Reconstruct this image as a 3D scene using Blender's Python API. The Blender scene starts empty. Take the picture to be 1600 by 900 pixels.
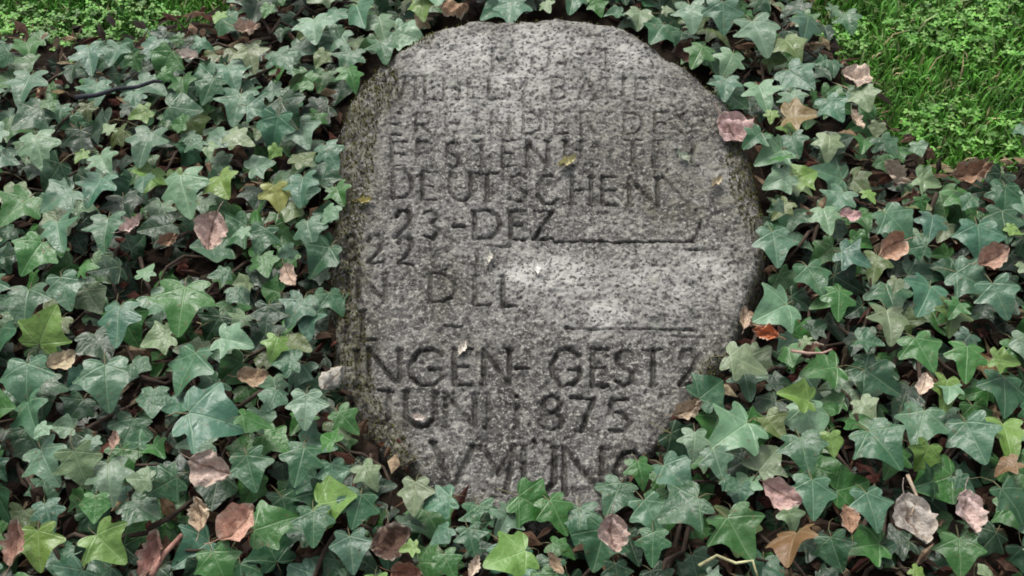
import bpy, math, random
import numpy as np
from mathutils import Vector, Matrix, Euler

random.seed(7)
rng = np.random.default_rng(7)
scene = bpy.context.scene
COL = scene.collection

# ------------------------------------------------------------------ camera
PITCH = math.radians(50.0)
DIST = 1.57
HFOV = math.radians(45.0)
CAM = np.array([0.0, -DIST * math.cos(PITCH), DIST * math.sin(PITCH)])
FOC = 800.0 / math.tan(HFOV / 2)              # focal length in pixels of the 1600 px wide photo
FWD = np.array([0.0, math.cos(PITCH), -math.sin(PITCH)])
UPV = np.array([0.0, math.sin(PITCH), math.cos(PITCH)])
RGT = np.array([1.0, 0.0, 0.0])
cam_data = bpy.data.cameras.new('camera')
cam_data.angle = HFOV
cam_data.clip_start = 0.02
cam_data.clip_end = 500.0
cam = bpy.data.objects.new('camera', cam_data)
cam.location = CAM
cam.rotation_euler = (math.pi / 2 - PITCH, 0, 0)
COL.objects.link(cam)
scene.camera = cam

# ------------------------------------------------------------------ light: overcast day
SUN_EL, SUN_AZ = math.radians(58), math.radians(-25)   # high, from behind and left of the stone
world = bpy.data.worlds.new('World')
scene.world = world
world.use_nodes = True
wn, wl = world.node_tree.nodes, world.node_tree.links
wn.clear()
wo = wn.new('ShaderNodeOutputWorld')
wb = wn.new('ShaderNodeBackground')
sky = wn.new('ShaderNodeTexSky')
sky.sky_type = 'NISHITA'
sky.sun_disc = False
sky.sun_elevation = SUN_EL
sky.sun_rotation = SUN_AZ
sky.dust_density = 6.0
hs = wn.new('ShaderNodeHueSaturation')
hs.inputs['Saturation'].default_value = 0.35          # cloud cover greys the blue
wl.new(sky.outputs[0], hs.inputs['Color'])
wl.new(hs.outputs[0], wb.inputs['Color'])
wb.inputs['Strength'].default_value = 0.12
wl.new(wb.outputs[0], wo.inputs['Surface'])
sd = bpy.data.lights.new('sun', 'SUN')
sd.energy = 1.1
sd.angle = math.radians(16)
sd.color = (1.0, 0.96, 0.9)
sun = bpy.data.objects.new('sun', sd)
sdir = Vector((math.sin(SUN_AZ) * math.cos(SUN_EL), math.cos(SUN_AZ) * math.cos(SUN_EL), math.sin(SUN_EL)))
sun.rotation_euler = sdir.to_track_quat('Z', 'Y').to_euler()
sun.location = (0, 0, 5)
COL.objects.link(sun)
scene.view_settings.view_transform = 'Standard'
scene.view_settings.look = 'None'
scene.view_settings.exposure = 0.64
scene.view_settings.gamma = 1.0
scene.cycles.filter_width = 1.8


# ------------------------------------------------------------------ measuring helpers
def to_pixel(p):
    p = np.asarray(p, float) - CAM
    d = p @ FWD
    return np.stack([800 + FOC * (p @ RGT) / d, 450 - FOC * (p @ UPV) / d], -1)


def on_plane(px, py, O, N):
    px = np.asarray(px, float)
    py = np.asarray(py, float)
    d = FWD + ((px - 800) / FOC)[..., None] * RGT + ((450 - py) / FOC)[..., None] * UPV
    t = ((O - CAM) @ N) / (d @ N)
    return CAM + d * t[..., None]


ZUP = np.array([0.0, 0, 1.0])


def at(px, py, z=0.0):
    return on_plane(np.array(px), np.array(py), np.array([0, 0, z]), ZUP)


def lattice(x, y, seed):
    r = np.random.default_rng(seed).random((256, 256))
    xi, yi = np.floor(x).astype(int), np.floor(y).astype(int)
    fx, fy = x - xi, y - yi
    fx, fy = fx * fx * (3 - 2 * fx), fy * fy * (3 - 2 * fy)
    a, b = r[xi & 255, yi & 255], r[(xi + 1) & 255, yi & 255]
    c, d = r[xi & 255, (yi + 1) & 255], r[(xi + 1) & 255, (yi + 1) & 255]
    return (a * (1 - fx) + b * fx) * (1 - fy) + (c * (1 - fx) + d * fx) * fy


def fbm(x, y, size, octaves, seed):
    s, amp, tot = 0.0, 1.0, 0.0
    for k in range(octaves):
        a = k * 0.7
        xr, yr = x * math.cos(a) - y * math.sin(a), x * math.sin(a) + y * math.cos(a)
        s = s + amp * (lattice(xr / size + 31 * k, yr / size + 17 * k, seed + k) - 0.5)
        tot += amp
        amp *= 0.5
        size *= 0.5
    return s / tot * 2


def sstep(a, b, x):
    t = np.clip((x - a) / (b - a), 0, 1)
    return t * t * (3 - 2 * t)


def poly_sd(x, y, P):
    """signed distance to a closed polygon, positive inside"""
    d2 = np.full(x.shape, 1e9)
    inside = np.zeros(x.shape, bool)
    n = len(P)
    for i in range(n):
        ax, ay = P[i]
        bx, by = P[(i + 1) % n]
        ex, ey = bx - ax, by - ay
        t = np.clip(((x - ax) * ex + (y - ay) * ey) / (ex * ex + ey * ey + 1e-12), 0, 1)
        d2 = np.minimum(d2, (x - ax - t * ex) ** 2 + (y - ay - t * ey) ** 2)
        c = ((ay > y) != (by > y)) & (x < (bx - ax) * (y - ay) / (by - ay + 1e-12) + ax)
        inside ^= c
    d = np.sqrt(d2)
    return np.where(inside, d, -d)


# ------------------------------------------------------------------ object helpers
def mesh_obj(name, verts, faces, mats, parent=None, smooth=True, mat_idx=None):
    me = bpy.data.meshes.new(name)
    me.from_pydata([tuple(v) for v in verts], [], [tuple(f) for f in faces])
    for m in (mats if isinstance(mats, (list, tuple)) else [mats]):
        me.materials.append(m)
    if smooth:
        me.polygons.foreach_set('use_smooth', [True] * len(me.polygons))
    if mat_idx is not None:
        me.polygons.foreach_set('material_index', mat_idx)
    me.update()
    o = bpy.data.objects.new(name, me)
    COL.objects.link(o)
    if parent is not None:
        o.parent = parent
    return o


def tag(o, label=None, cat=None, group=None, kind=None):
    if label:
        o['label'] = label
    if cat:
        o['category'] = cat
    if group:
        o['group'] = group
    if kind:
        o['kind'] = kind
    return o


def fattr(me, name, arr):
    a = me.attributes.new(name, 'FLOAT', 'POINT')
    a.data.foreach_set('value', np.asarray(arr, np.float32).ravel())


def cattr(me, name, arr):
    a = me.attributes.new(name, 'FLOAT_COLOR', 'POINT')
    arr = np.asarray(arr, np.float32)
    a.data.foreach_set('color', np.concatenate([arr, np.ones((len(arr), 1), np.float32)], 1).ravel())


# ------------------------------------------------------------------ materials
class NT:
    def __init__(self, name):
        self.m = bpy.data.materials.new(name)
        self.m.use_nodes = True
        self.t = self.m.node_tree
        self.t.nodes.clear()
        self.out = self.t.nodes.new('ShaderNodeOutputMaterial')
        self.b = self.t.nodes.new('ShaderNodeBsdfPrincipled')
        self.t.links.new(self.b.outputs[0], self.out.inputs['Surface'])

    def n(self, kind, **kw):
        nd = self.t.nodes.new(kind)
        for k, v in kw.items():
            setattr(nd, k, v)
        return nd

    def put(self, sock, v):
        if isinstance(v, bpy.types.NodeSocket):
            self.t.links.new(v, sock)
        elif isinstance(v, tuple) and len(v) == 3 and sock.type == 'RGBA':
            sock.default_value = (*v, 1)
        else:
            sock.default_value = v

    def math(self, op, a, b=0.0, c=0.0, clamp=False):
        nd = self.n('ShaderNodeMath', operation=op, use_clamp=clamp)
        for i, v in enumerate((a, b, c)):
            self.put(nd.inputs[i], v)
        return nd.outputs[0]

    def ramp(self, v, lo, hi, a=0.0, b=1.0):
        nd = self.n('ShaderNodeMapRange', interpolation_type='SMOOTHSTEP')
        for k, x in zip(('Value', 'From Min', 'From Max', 'To Min', 'To Max'), (v, lo, hi, a, b)):
            self.put(nd.inputs[k], x)
        return nd.outputs[0]

    def mix(self, f, a, b, mode='MIX'):
        nd = self.n('ShaderNodeMix', data_type='RGBA', blend_type=mode)
        self.put(nd.inputs[0], f)
        self.put(nd.inputs[6], a)
        self.put(nd.inputs[7], b)
        return nd.outputs[2]

    def noise(self, vec, scale, detail=3.0, rough=0.55):
        nd = self.n('ShaderNodeTexNoise')
        if vec is not None:
            self.put(nd.inputs['Vector'], vec)
        nd.inputs['Scale'].default_value = scale
        nd.inputs['Detail'].default_value = detail
        nd.inputs['Roughness'].default_value = rough
        return nd.outputs['Fac']

    def attr(self, name):
        return self.n('ShaderNodeAttribute', attribute_name=name)

    def obj(self):
        return self.n('ShaderNodeTexCoord').outputs['Object']

    def bump(self, h, strength, dist):
        nd = self.n('ShaderNodeBump')
        nd.inputs['Strength'].default_value = strength
        nd.inputs['Distance'].default_value = dist
        self.put(nd.inputs['Height'], h)
        self.put(self.b.inputs['Normal'], nd.outputs[0])

    def set(self, **kw):
        for k, v in kw.items():
            self.put(self.b.inputs[k.replace('_', ' ')], v)
        return self.m


def stone_material():
    k = NT('weathered_stone')
    co = k.obj()
    g1 = k.noise(co, 210, 2, 0.6)
    g2 = k.noise(co, 75, 3, 0.65)
    g3 = k.noise(co, 11, 4, 0.6)
    g4 = k.noise(co, 420, 1, 0.5)
    c = k.mix(k.ramp(g3, 0.34, 0.66), (0.083, 0.081, 0.074), (0.155, 0.152, 0.143))
    g5 = k.noise(co, 5.5, 5, 0.7)
    c = k.mix(k.ramp(g5, 0.51, 0.37, 0, 0.6), c, (0.050, 0.047, 0.044))
    c = k.mix(k.ramp(g5, 0.54, 0.68, 0, 0.45), c, (0.215, 0.210, 0.195))
    c = k.mix(k.ramp(g2, 0.52, 0.62, 0, 0.6), c, (0.225, 0.218, 0.198))
    c = k.mix(k.ramp(g2, 0.47, 0.37, 0, 0.7), c, (0.050, 0.047, 0.042))
    pale = k.attr('pale').outputs['Fac']
    pf = k.math('MULTIPLY', pale, k.ramp(k.math('ADD', g1, k.math('MULTIPLY', g2, 0.8)), 0.72, 0.98, 0.3, 1.0))
    c = k.mix(pf, c, (0.40, 0.395, 0.37))
    c = k.mix(k.ramp(g1, 0.56, 0.64, 0, 0.7), c, (0.34, 0.335, 0.30))
    c = k.mix(k.ramp(g1, 0.44, 0.36, 0, 0.8), c, (0.026, 0.025, 0.022))
    c = k.mix(k.ramp(g4, 0.60, 0.70, 0, 0.45), c, (0.36, 0.355, 0.32))
    vor = k.n('ShaderNodeTexVoronoi')
    k.put(vor.inputs['Vector'], co)
    vor.inputs['Scale'].default_value = 26
    ros = k.math('MULTIPLY', k.ramp(k.math('ADD', vor.outputs['Distance'], k.math('MULTIPLY', g2, 0.35)), 0.44, 0.30), k.ramp(g3, 0.5, 0.62))
    c = k.mix(k.math('MULTIPLY', ros, 0.5), c, (0.25, 0.265, 0.22))
    moss = k.attr('moss').outputs['Fac']
    mf = k.math('MULTIPLY', moss, k.ramp(k.noise(co, 38, 5, 0.7), 0.36, 0.62, 0.05, 0.8))
    mc = k.mix(k.ramp(g2, 0.35, 0.65), (0.040, 0.034, 0.022), (0.135, 0.128, 0.078))
    c = k.mix(mf, c, mc)
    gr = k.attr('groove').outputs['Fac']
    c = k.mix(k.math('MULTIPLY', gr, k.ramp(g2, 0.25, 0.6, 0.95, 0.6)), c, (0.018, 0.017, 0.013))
    k.bump(k.math('ADD', k.math('MULTIPLY', g1, 0.7), k.math('MULTIPLY', g4, 0.5)), 0.55, 0.003)
    return k.set(Base_Color=c, Roughness=0.92, Specular_IOR_Level=0.25)


def leaf_material(name, color_from_object):
    k = NT(name)
    if color_from_object:
        col = k.n('ShaderNodeObjectInfo').outputs['Color']
    else:
        col = k.attr('tint').outputs['Color']
    uv = k.n('ShaderNodeUVMap').outputs[0]
    sep = k.n('ShaderNodeSeparateXYZ')
    k.put(sep.inputs[0], uv)
    x = k.math('SUBTRACT', sep.outputs[0], 0.5)
    y = k.math('SUBTRACT', sep.outputs[1], 0.25)
    best = None
    for a in (90, 27, 153, -18, 198):
        dx, dy = math.cos(math.radians(a)), math.sin(math.radians(a))
        cr = k.math('ABSOLUTE', k.math('SUBTRACT', k.math('MULTIPLY', x, dy), k.math('MULTIPLY', y, dx)))
        dt = k.math('ADD', k.math('MULTIPLY', x, dx), k.math('MULTIPLY', y, dy))
        d = k.math('ADD', cr, k.ramp(dt, 0.0, -0.01, 0.0, 1.0))
        best = d if best is None else k.math('MINIMUM', best, d)
    vein = k.ramp(best, 0.006, 0.024, 1.0, 0.0)
    co = k.obj()
    oi = k.n('ShaderNodeObjectInfo').outputs['Random']
    off = k.n('ShaderNodeVectorMath', operation='ADD')
    k.put(off.inputs[0], co)
    cmb = k.n('ShaderNodeCombineXYZ')
    k.put(cmb.inputs[0], k.math('MULTIPLY', oi, 37.0))
    k.put(off.inputs[1], cmb.outputs[0])
    mot = k.noise(off.outputs[0], 4.5 if color_from_object else 90, 3)
    c = k.mix(1.0, col, k.mix(mot, (0.80, 0.82, 0.78), (1.18, 1.16, 1.18)), 'MULTIPLY')
    c = k.mix(k.math('MULTIPLY', vein, 0.55), c, k.mix(0.45, k.mix(1.0, col, (1.8, 1.8, 1.7), 'MULTIPLY'), (0.22, 0.27, 0.17)))
    spots = k.ramp(k.noise(off.outputs[0], 9.0 if color_from_object else 160, 1), 0.66, 0.73, 0, 0.6)
    c = k.mix(spots, c, (0.11, 0.085, 0.035))
    back = k.n('ShaderNodeNewGeometry').outputs['Backfacing']
    c = k.mix(back, c, k.mix(0.6, c, (0.15, 0.2, 0.1)))
    k.bump(k.math('ADD', k.math('MULTIPLY', vein, -0.5), k.math('MULTIPLY', mot, 0.5)), 0.25, 0.02 if color_from_object else 0.002)
    return k.set(Base_Color=c, Roughness=k.ramp(mot, 0.3, 0.7, 0.34, 0.5), Specular_IOR_Level=0.5)


def plain(name, a, b, scale, rough=0.85, spec=0.25, bump=0.3, bd=0.004):
    k = NT(name)
    co = k.obj()
    f = k.noise(co, scale, 4, 0.6)
    k.bump(f, bump, bd)
    return k.set(Base_Color=k.mix(k.ramp(f, 0.3, 0.7), a, b), Roughness=rough, Specular_IOR_Level=spec)


def tint_material(name, rough=0.8, spec=0.3, scale=60, from_object=False):
    k = NT(name)
    col = k.n('ShaderNodeObjectInfo').outputs['Color'] if from_object else k.attr('tint').outputs['Color']
    f = k.noise(k.obj(), scale, 4, 0.65)
    c = k.mix(1.0, col, k.mix(k.ramp(f, 0.3, 0.7), (0.5, 0.45, 0.42), (1.35, 1.35, 1.3)), 'MULTIPLY')
    k.bump(f, 0.4, 0.01 if from_object else 0.002)
    return k.set(Base_Color=c, Roughness=rough, Specular_IOR_Level=spec)


M_STONE = stone_material()
M_LEAF = leaf_material('ivy_leaf', True)
M_LEAF_T = leaf_material('ivy_leaf_mass', False)
M_STALK = plain('leaf_stalk', (0.10, 0.12, 0.05), (0.16, 0.13, 0.08), 60, 0.6)
M_STEM = plain('ivy_stem', (0.035, 0.026, 0.018), (0.085, 0.06, 0.045), 70)
M_SOIL = plain('soil', (0.008, 0.006, 0.004), (0.028, 0.019, 0.013), 35, 0.95, 0.15, 0.8, 0.01)
M_LAWN = plain('lawn_earth', (0.022, 0.05, 0.008), (0.05, 0.095, 0.018), 25, 0.95, 0.1, 0.6, 0.01)
M_GRASS = tint_material('grass_blade', 0.55, 0.4, 30)
M_LITTER = tint_material('dry_litter', 0.85, 0.2, 120)
def dry_material():
    k = NT('dry_leaf')
    col = k.n('ShaderNodeObjectInfo').outputs['Color']
    co = k.obj()
    f = k.noise(co, 6, 4, 0.65)
    c = k.mix(1.0, col, k.mix(k.ramp(f, 0.3, 0.7), (0.72, 0.66, 0.62), (1.25, 1.25, 1.24)), 'MULTIPLY')
    e = k.math('MULTIPLY', k.ramp(k.attr('edge').outputs['Fac'], 0.65, 1.0), k.ramp(k.noise(co, 4, 2), 0.4, 0.6))
    c = k.mix(k.math('MULTIPLY', e, 0.75), c, (0.52, 0.46, 0.36))
    c = k.mix(k.ramp(k.noise(co, 11, 2), 0.6, 0.7, 0, 0.45), c, (0.16, 0.10, 0.06))
    c = k.mix(k.ramp(k.attr('rib').outputs['Fac'], 0.5, 1.0, 0, 0.7), c, (0.17, 0.10, 0.06))
    k.bump(f, 0.4, 0.02)
    return k.set(Base_Color=c, Roughness=0.65, Specular_IOR_Level=0.3)


M_DRY = dry_material()
M_MOSS = tint_material('moss', 0.95, 0.1, 200)
M_TWIG = tint_material('twig_bark', 0.7, 0.3, 40, True)
M_PETAL = tint_material('petal', 0.6, 0.3, 8, True)

# ------------------------------------------------------------------ regions, measured on the photo
STONE_PX = np.array([
    (640, 62), (668, 42), (702, 30), (745, 24), (790, 26), (832, 25), (872, 20), (920, 26), (958, 34), (998, 46),
    (1036, 64), (1068, 82), (1094, 102), (1118, 130), (1140, 162), (1160, 198), (1175, 234), (1186, 272), (1195, 318),
    (1197, 372), (1192, 425), (1176, 468), (1158, 505), (1144, 545), (1124, 588), (1096, 622), (1062, 654), (1030, 688),
    (1006, 722), (984, 762), (955, 800), (905, 826), (850, 836), (795, 832), (745, 812), (700, 782), (655, 752), (612, 716),
    (572, 672), (546, 626), (530, 570), (520, 505), (518, 440), (524, 380), (530, 320), (533, 262), (532, 205), (538, 162),
    (556, 122), (584, 93), (612, 75)], float)


def grass_edge(px):
    """photo y above which the lawn starts"""
    return np.interp(px, [-900, 0, 125, 220, 310, 350, 430, 1160, 1235, 1285, 1330, 1390, 1470, 1540, 1620, 1900, 2600],
                     [62, 66, 74, 62, 46, 10, -90, -90, -5, 72, 128, 215, 292, 282, 258, 225, 200])


# ------------------------------------------------------------------ the setting
def sheet(name, size, z, mat, n):
    xs = np.linspace(-size, size, n)
    v = [(x, y, z) for y in xs for x in xs]
    f = [(j * n + i, j * n + i + 1, (j + 1) * n + i + 1, (j + 1) * n + i) for j in range(n - 1) for i in range(n - 1)]
    return tag(mesh_obj(name, v, f, mat), kind='structure')


sheet('lawn', 80, -0.02, M_LAWN, 9)

sx, sy = np.linspace(-1.9, 1.9, 200), np.linspace(-1.2, 1.0, 120)
SX, SY = np.meshgrid(sx, sy)
SZ = 0.0 + 0.016 * fbm(SX, SY, 0.12, 3, 5) + 0.008 * fbm(SX, SY, 0.03, 2, 9)
pp = to_pixel(np.stack([SX, SY, 0 * SX], -1))
bed = pp[..., 1] - grass_edge(pp[..., 0]) > -12
v = np.stack([SX, SY, SZ], -1).reshape(-1, 3)
nx = len(sx)
f = [(j * nx + i, j * nx + i + 1, (j + 1) * nx + i + 1, (j + 1) * nx + i) for j in range(len(sy) - 1) for i in range(nx - 1)
     if bed[j, i] and bed[j + 1, i + 1] and bed[j, i + 1] and bed[j + 1, i]]
tag(mesh_obj('soil', v, f, M_SOIL), kind='structure')


# joined small geometry --------------------------------------------------
def blade_mass(name, P, H, A, LEAN, W, C, mat, parent=None):
    """many grass blades joined: root points P, heights, azimuths, leans, widths, colours"""
    n = len(P)
    d = np.stack([np.cos(A), np.sin(A), 0 * A], -1)
    s = np.stack([-np.sin(A), np.cos(A), 0 * A], -1)
    up = np.array([0, 0, 1.0])
    mid = P + d * (LEAN * H * 0.35)[:, None] + up * (H * 0.6)[:, None]
    tip = P + d * (LEAN * H)[:, None] + up * (H * np.sqrt(np.clip(1 - 0.6 * LEAN ** 2, 0.1, 1)))[:, None]
    V = np.stack([P - s * W[:, None], P + s * W[:, None], mid - s * (W * 0.8)[:, None], mid + s * (W * 0.8)[:, None], tip], 1)
    base = np.arange(n)[:, None] * 5
    F = [tuple(q) for q in (base + np.array([0, 1, 3, 2])).tolist()] + [tuple(q) for q in (base + np.array([2, 3, 4])).tolist()]
    o = mesh_obj(name, V.reshape(-1, 3), F, mat, parent)
    cattr(o.data, 'tint', np.repeat(C, 5, 0))
    return o


def grass_points(n, x0, x1, y0, y1):
    x, y = rng.uniform(x0, x1, n), rng.uniform(y0, y1, n)
    px = to_pixel(np.stack([x, y, 0 * x], -1))
    k = px[:, 1] < grass_edge(px[:, 0]) + rng.normal(0, 10, n) + 6
    return np.stack([x[k], y[k], np.full(k.sum(), -0.02)], -1)


GP = np.concatenate([grass_points(130000, -1.25, 1.25, 0.1, 1.15), grass_points(26000, -2.2, 2.2, 0.1, 2.6)])
n = len(GP)
patch = fbm(GP[:, 0], GP[:, 1], 0.16, 3, 41)
t = np.clip(0.5 + 0.8 * patch + rng.normal(0, 0.22, n), 0, 1)[:, None]
GC = (1 - t) * np.array([0.042, 0.170, 0.018]) + t * np.array([0.11, 0.32, 0.038])
pale = (rng.random(n) < 0.10)[:, None]
GC = np.where(pale, np.array([0.26, 0.34, 0.14]), GC)
GC = np.where((rng.random(n) < 0.03)[:, None], np.array([0.34, 0.28, 0.15]), GC)
grass = blade_mass('grass', GP, np.clip(rng.lognormal(-4.25, 0.45, n), 0.006, 0.05), rng.uniform(0, 6.28, n), rng.uniform(0.15, 0.95, n),
                   rng.uniform(0.0008, 0.0021, n), GC, M_GRASS)
CP = grass_points(26000, -1.25, 1.25, 0.1, 1.15)
CP = CP[fbm(CP[:, 0], CP[:, 1], 0.10, 3, 63) > 0.10]
cv, cf, cc = [], [], []
for p in CP:
    a0, zz, rr = random.uniform(0, 6.28), p[2] + random.uniform(.012, .026), random.uniform(.0018, .0034)
    col = random.choice([(.09, .27, .028), (.12, .33, .04), (.06, .20, .02), (.16, .34, .07)])
    for q in range(3):
        a = a0 + q * 2.094
        b = len(cv)
        dz = random.uniform(-.0012, .0012)
        for (f, w) in ((0, 0), (.8, .75), (1.9, .7), (2.1, 0), (1.9, -.7), (.8, -.75)):
            cv.append((p[0] + rr * (f * math.cos(a) - w * math.sin(a)), p[1] + rr * (f * math.sin(a) + w * math.cos(a)), zz + dz * f + (.0006 if w else 0)))
        cf.append(tuple(range(b, b + 6)))
        cc += [col] * 6
clover = mesh_obj('clover', cv, cf, M_GRASS)
cattr(clover.data, 'tint', np.array(cc))
tag(clover, 'tiny clover leaves among the lawn grass', None, None, 'stuff')
tag(grass, 'short bright green lawn grass beyond the ivy', None, None, 'stuff')

# ------------------------------------------------------------------ the stone
TILT = math.radians(6)
SO = np.array([0.05, 0.0, 0.062])
SV = np.array([0.0, math.cos(TILT), math.sin(TILT)])
SN = np.array([0.0, -math.sin(TILT), math.cos(TILT)])


def stone_uv(px, py):
    q = on_plane(px, py, SO, SN) - SO
    return np.stack([q @ RGT, q @ SV], -1)


SP = stone_uv(STONE_PX[:, 0], STONE_PX[:, 1])
STEP = 0.00125
us = np.arange(SP[:, 0].min() - 0.035, SP[:, 0].max() + 0.035, STEP)
vs = np.arange(SP[:, 1].min() - 0.035, SP[:, 1].max() + 0.035, STEP)
U, Vv = np.meshgrid(us, vs)
sdist = poly_sd(U, Vv, SP)
sdist = sdist + 0.007 * fbm(U, Vv, 0.05, 3, 77)
R = 0.024
q = np.clip(1 - sdist / R, 0, 1)
W = -R * (1 - np.sqrt(np.clip(1 - q * q, 0, 1))) - np.clip(-sdist, 0, 1) * 3.0
W = W + 0.006 * fbm(U, Vv, 0.2, 2, 11) + 0.0030 * fbm(U, Vv, 0.045, 3, 12) + 0.0022 * fbm(U, Vv, 0.011, 2, 13) + 0.0018 * fbm(U, Vv, 0.0045, 2, 14)
pit = fbm(U, Vv, 0.009, 2, 15)
W -= 0.0022 * sstep(0.3, 0.65, pit)
# pixel position of every grid point, for marks measured on the photo
G3 = SO + U[..., None] * RGT + Vv[..., None] * SV
GPX = to_pixel(G3)
gx, gy = GPX[..., 0], GPX[..., 1]


def blob(cx, cy, rx, ry, ang=0):
    a = math.radians(ang)
    dx, dy = gx - cx, gy - cy
    x, y = dx * math.cos(a) + dy * math.sin(a), -dx * math.sin(a) + dy * math.cos(a)
    return np.exp(-((x / rx) ** 2 + (y / ry) ** 2))


# broken shoulder upper right, flat bulge between the rules
W -= 0.007 * sstep(0, 1, sstep(0.2, 0.8, blob(1070, 108, 70, 45, 35))) + 0.010 * sstep(0.2, 0.9, blob(590, 108, 46, 34, -30))
W += 0.0030 * sstep(0.3, 0.6, blob(980, 445, 190, 62, 2))

# engraved letters ----------------------------------------------------------
GLYPH = {
    'A': [[(0, 1), (.5, 0), (1, 1)], [(.2, .65), (.8, .65)]],
    'B': [[(0, 0), (0, 1), (.7, .98), (1, .82), (.9, .6), (.6, .48), (0, .46)], [(.6, .48), (.85, .3), (.75, .08), (.5, 0), (0, 0)]],
    'C': [[(1, .15), (.7, 0), (.3, .05), (0, .4), (.05, .75), (.35, 1), (.75, .98), (1, .85)]],
    'D': [[(0, 0), (0, 1), (.5, .97), (.9, .75), (1, .45), (.85, .15), (.5, 0), (0, 0)]],
    'E': [[(1, 0), (0, 0), (0, 1), (1, 1)], [(0, .5), (.8, .5)]],
    'F': [[(1, 0), (0, 0), (0, 1)], [(0, .5), (.8, .5)]],
    'G': [[(1, .15), (.7, 0), (.3, .05), (0, .4), (.05, .75), (.35, 1), (.75, .98), (1, .8), (1, .55), (.6, .55)]],
    'H': [[(0, 0), (0, 1)], [(1, 0), (1, 1)], [(0, .5), (1, .5)]],
    'I': [[(.5, 0), (.5, 1)]],
    'J': [[(.2, 0), (1, 0)], [(.75, 0), (.75, .8), (.5, 1), (.1, .95)]],
    'L': [[(0, 0), (0, 1), (1, 1)]],
    'M': [[(.05, 0), (.5, .62), (1, 0)], [(.05, 0), (0, .1)], [(1, 0), (.75, 1)]],
    'N': [[(0, 1), (0, 0), (1, 1), (1, 0)]],
    'R': [[(0, 1), (0, 0), (.7, 0), (1, .2), (.8, .45), (0, .52)], [(.4, .52), (1, 1)]],
    'S': [[(.95, .12), (.6, 0), (.15, .1), (.1, .35), (.5, .5), (.92, .65), (.9, .9), (.5, 1), (.05, .88)]],
    'T': [[(0, 0), (1, 0)], [(.5, 0), (.5, 1)]],
    'U': [[(0, 0), (0, .75), (.3, 1), (.7, 1), (1, .75), (1, 0)]],
    'V': [[(0, 0), (.5, 1), (1, 0)]],
    'W': [[(0, 0), (.25, 1), (.5, .2), (.75, 1), (1, 0)]],
    'Z': [[(0, 0), (1, 0), (0, 1), (1, 1)]],
    '1': [[(.5, .35), (.5, 1)], [(.3, 1), (.7, 1)], [(.45, .05), (.55, .05)]],
    '2': [[(.05, .25), (.25, .02), (.7, 0), (.95, .25), (.75, .55), (0, 1), (1, 1)]],
    '3': [[(.05, .1), (.5, 0), (.95, .2), (.5, .46), (1, .7), (.6, 1), (.05, .92)]],
    '5': [[(.9, 0), (.25, 0), (.15, .42), (.6, .38), (1, .65), (.75, .95), (.1, .95)]],
    '7': [[(0, 0), (1, 0), (.45, 1)]],
    '8': [[(.5, .47), (.2, .4), (.1, .22), (.25, .05), (.5, 0), (.75, .05), (.9, .22), (.8, .4), (.5, .47), (.15, .57), (0, .76), (.15, .94), (.5, 1), (.85, .94), (1, .76), (.85, .57), (.5, .47)]],
    '.': [[(.4, .55), (.6, .55)]],
    '-': [[(0, .55), (1, .55)]],
    '"': [[(.2, .0), (.25, .1)], [(.75, .0), (.8, .1)]],
}
# (characters with their left and right photo x, top y, base y, slope, depth 0..1)
ROWS = [
    ([('R', 770, 796), ('U', 832, 858), ('H', 884, 910), ('T', 934, 960)], 76, 108, .0, .35),
    ([('W', 600, 634), ('I', 644, 654), ('L', 664, 682), ('H', 694, 718), ('E', 732, 750), ('L', 764, 782), ('M', 794, 824), ('B', 864, 886), ('A', 904, 930), ('U', 950, 974), ('E', 994, 1012), ('R', 1032, 1056)], 120, 154, .0, .38),
    ([('E', 604, 626), ('R', 650, 674), ('F', 698, 720), ('I', 740, 750), ('N', 768, 796), ('D', 818, 846), ('E', 868, 888), ('R', 908, 932), ('D', 976, 1004), ('E', 1024, 1044), ('S', 1062, 1086)], 174, 208, .0, .48),
    ([('E', 612, 634), ('R', 652, 678), ('S', 696, 718), ('T', 738, 768), ('E', 786, 806), ('N', 824, 856), ('U', 884, 908), ('N', 928, 956), ('T', 976, 1002), ('E', 1022, 1042), ('R', 1060, 1086)], 219, 258, .0, .75),
    ([('D', 614, 644), ('E', 660, 682), ('U', 704, 736), ('T', 744, 778), ('S', 796, 824), ('C', 840, 872), ('H', 894, 924), ('E', 942, 966), ('N', 984, 1028)], 270, 314, .03, .85),
    ([('2', 618, 644), ('3', 662, 686), ('-', 708, 726), ('D', 742, 782), ('E', 798, 820), ('Z', 834, 864)], 328, 372, .0, .95),
    ([('8', 538, 558), ('2', 574, 598), ('2', 622, 645)], 380, 422, .06, .85),
    ([('C', 676, 698), ('I', 740, 750)], 388, 424, .0, .4),
    ([('I', 538, 548), ('N', 560, 602), ('D', 672, 712), ('L', 742, 766), ('L', 786, 808)], 430, 474, .02, .9),
    ([('I', 536, 546), ('L', 566, 590), ('-', 696, 722)], 484, 530, .0, .8),
    ([('I', 552, 564), ('N', 576, 624), ('G', 640, 690), ('E', 710, 738), ('N', 756, 796), ('-', 806, 826), ('G', 862, 906), ('E', 926, 950), ('S', 962, 990), ('T', 1006, 1036), ('2', 1062, 1090)], 544, 600, .0, 1.0),
    ([('J', 586, 614), ('U', 634, 680), ('N', 696, 742), ('I', 756, 770), ('1', 798, 818), ('8', 844, 880), ('7', 892, 928), ('5', 948, 986)], 616, 668, .035, 1.0),
    ([('V', 676, 740), ('M', 752, 804), ('U', 818, 866), ('N', 882, 940), ('C', 962, 1004)], 696, 768, .04, 1.0),
    ([('"', 830, 858)], 688, 720, 0, 1.0),
]
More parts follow.
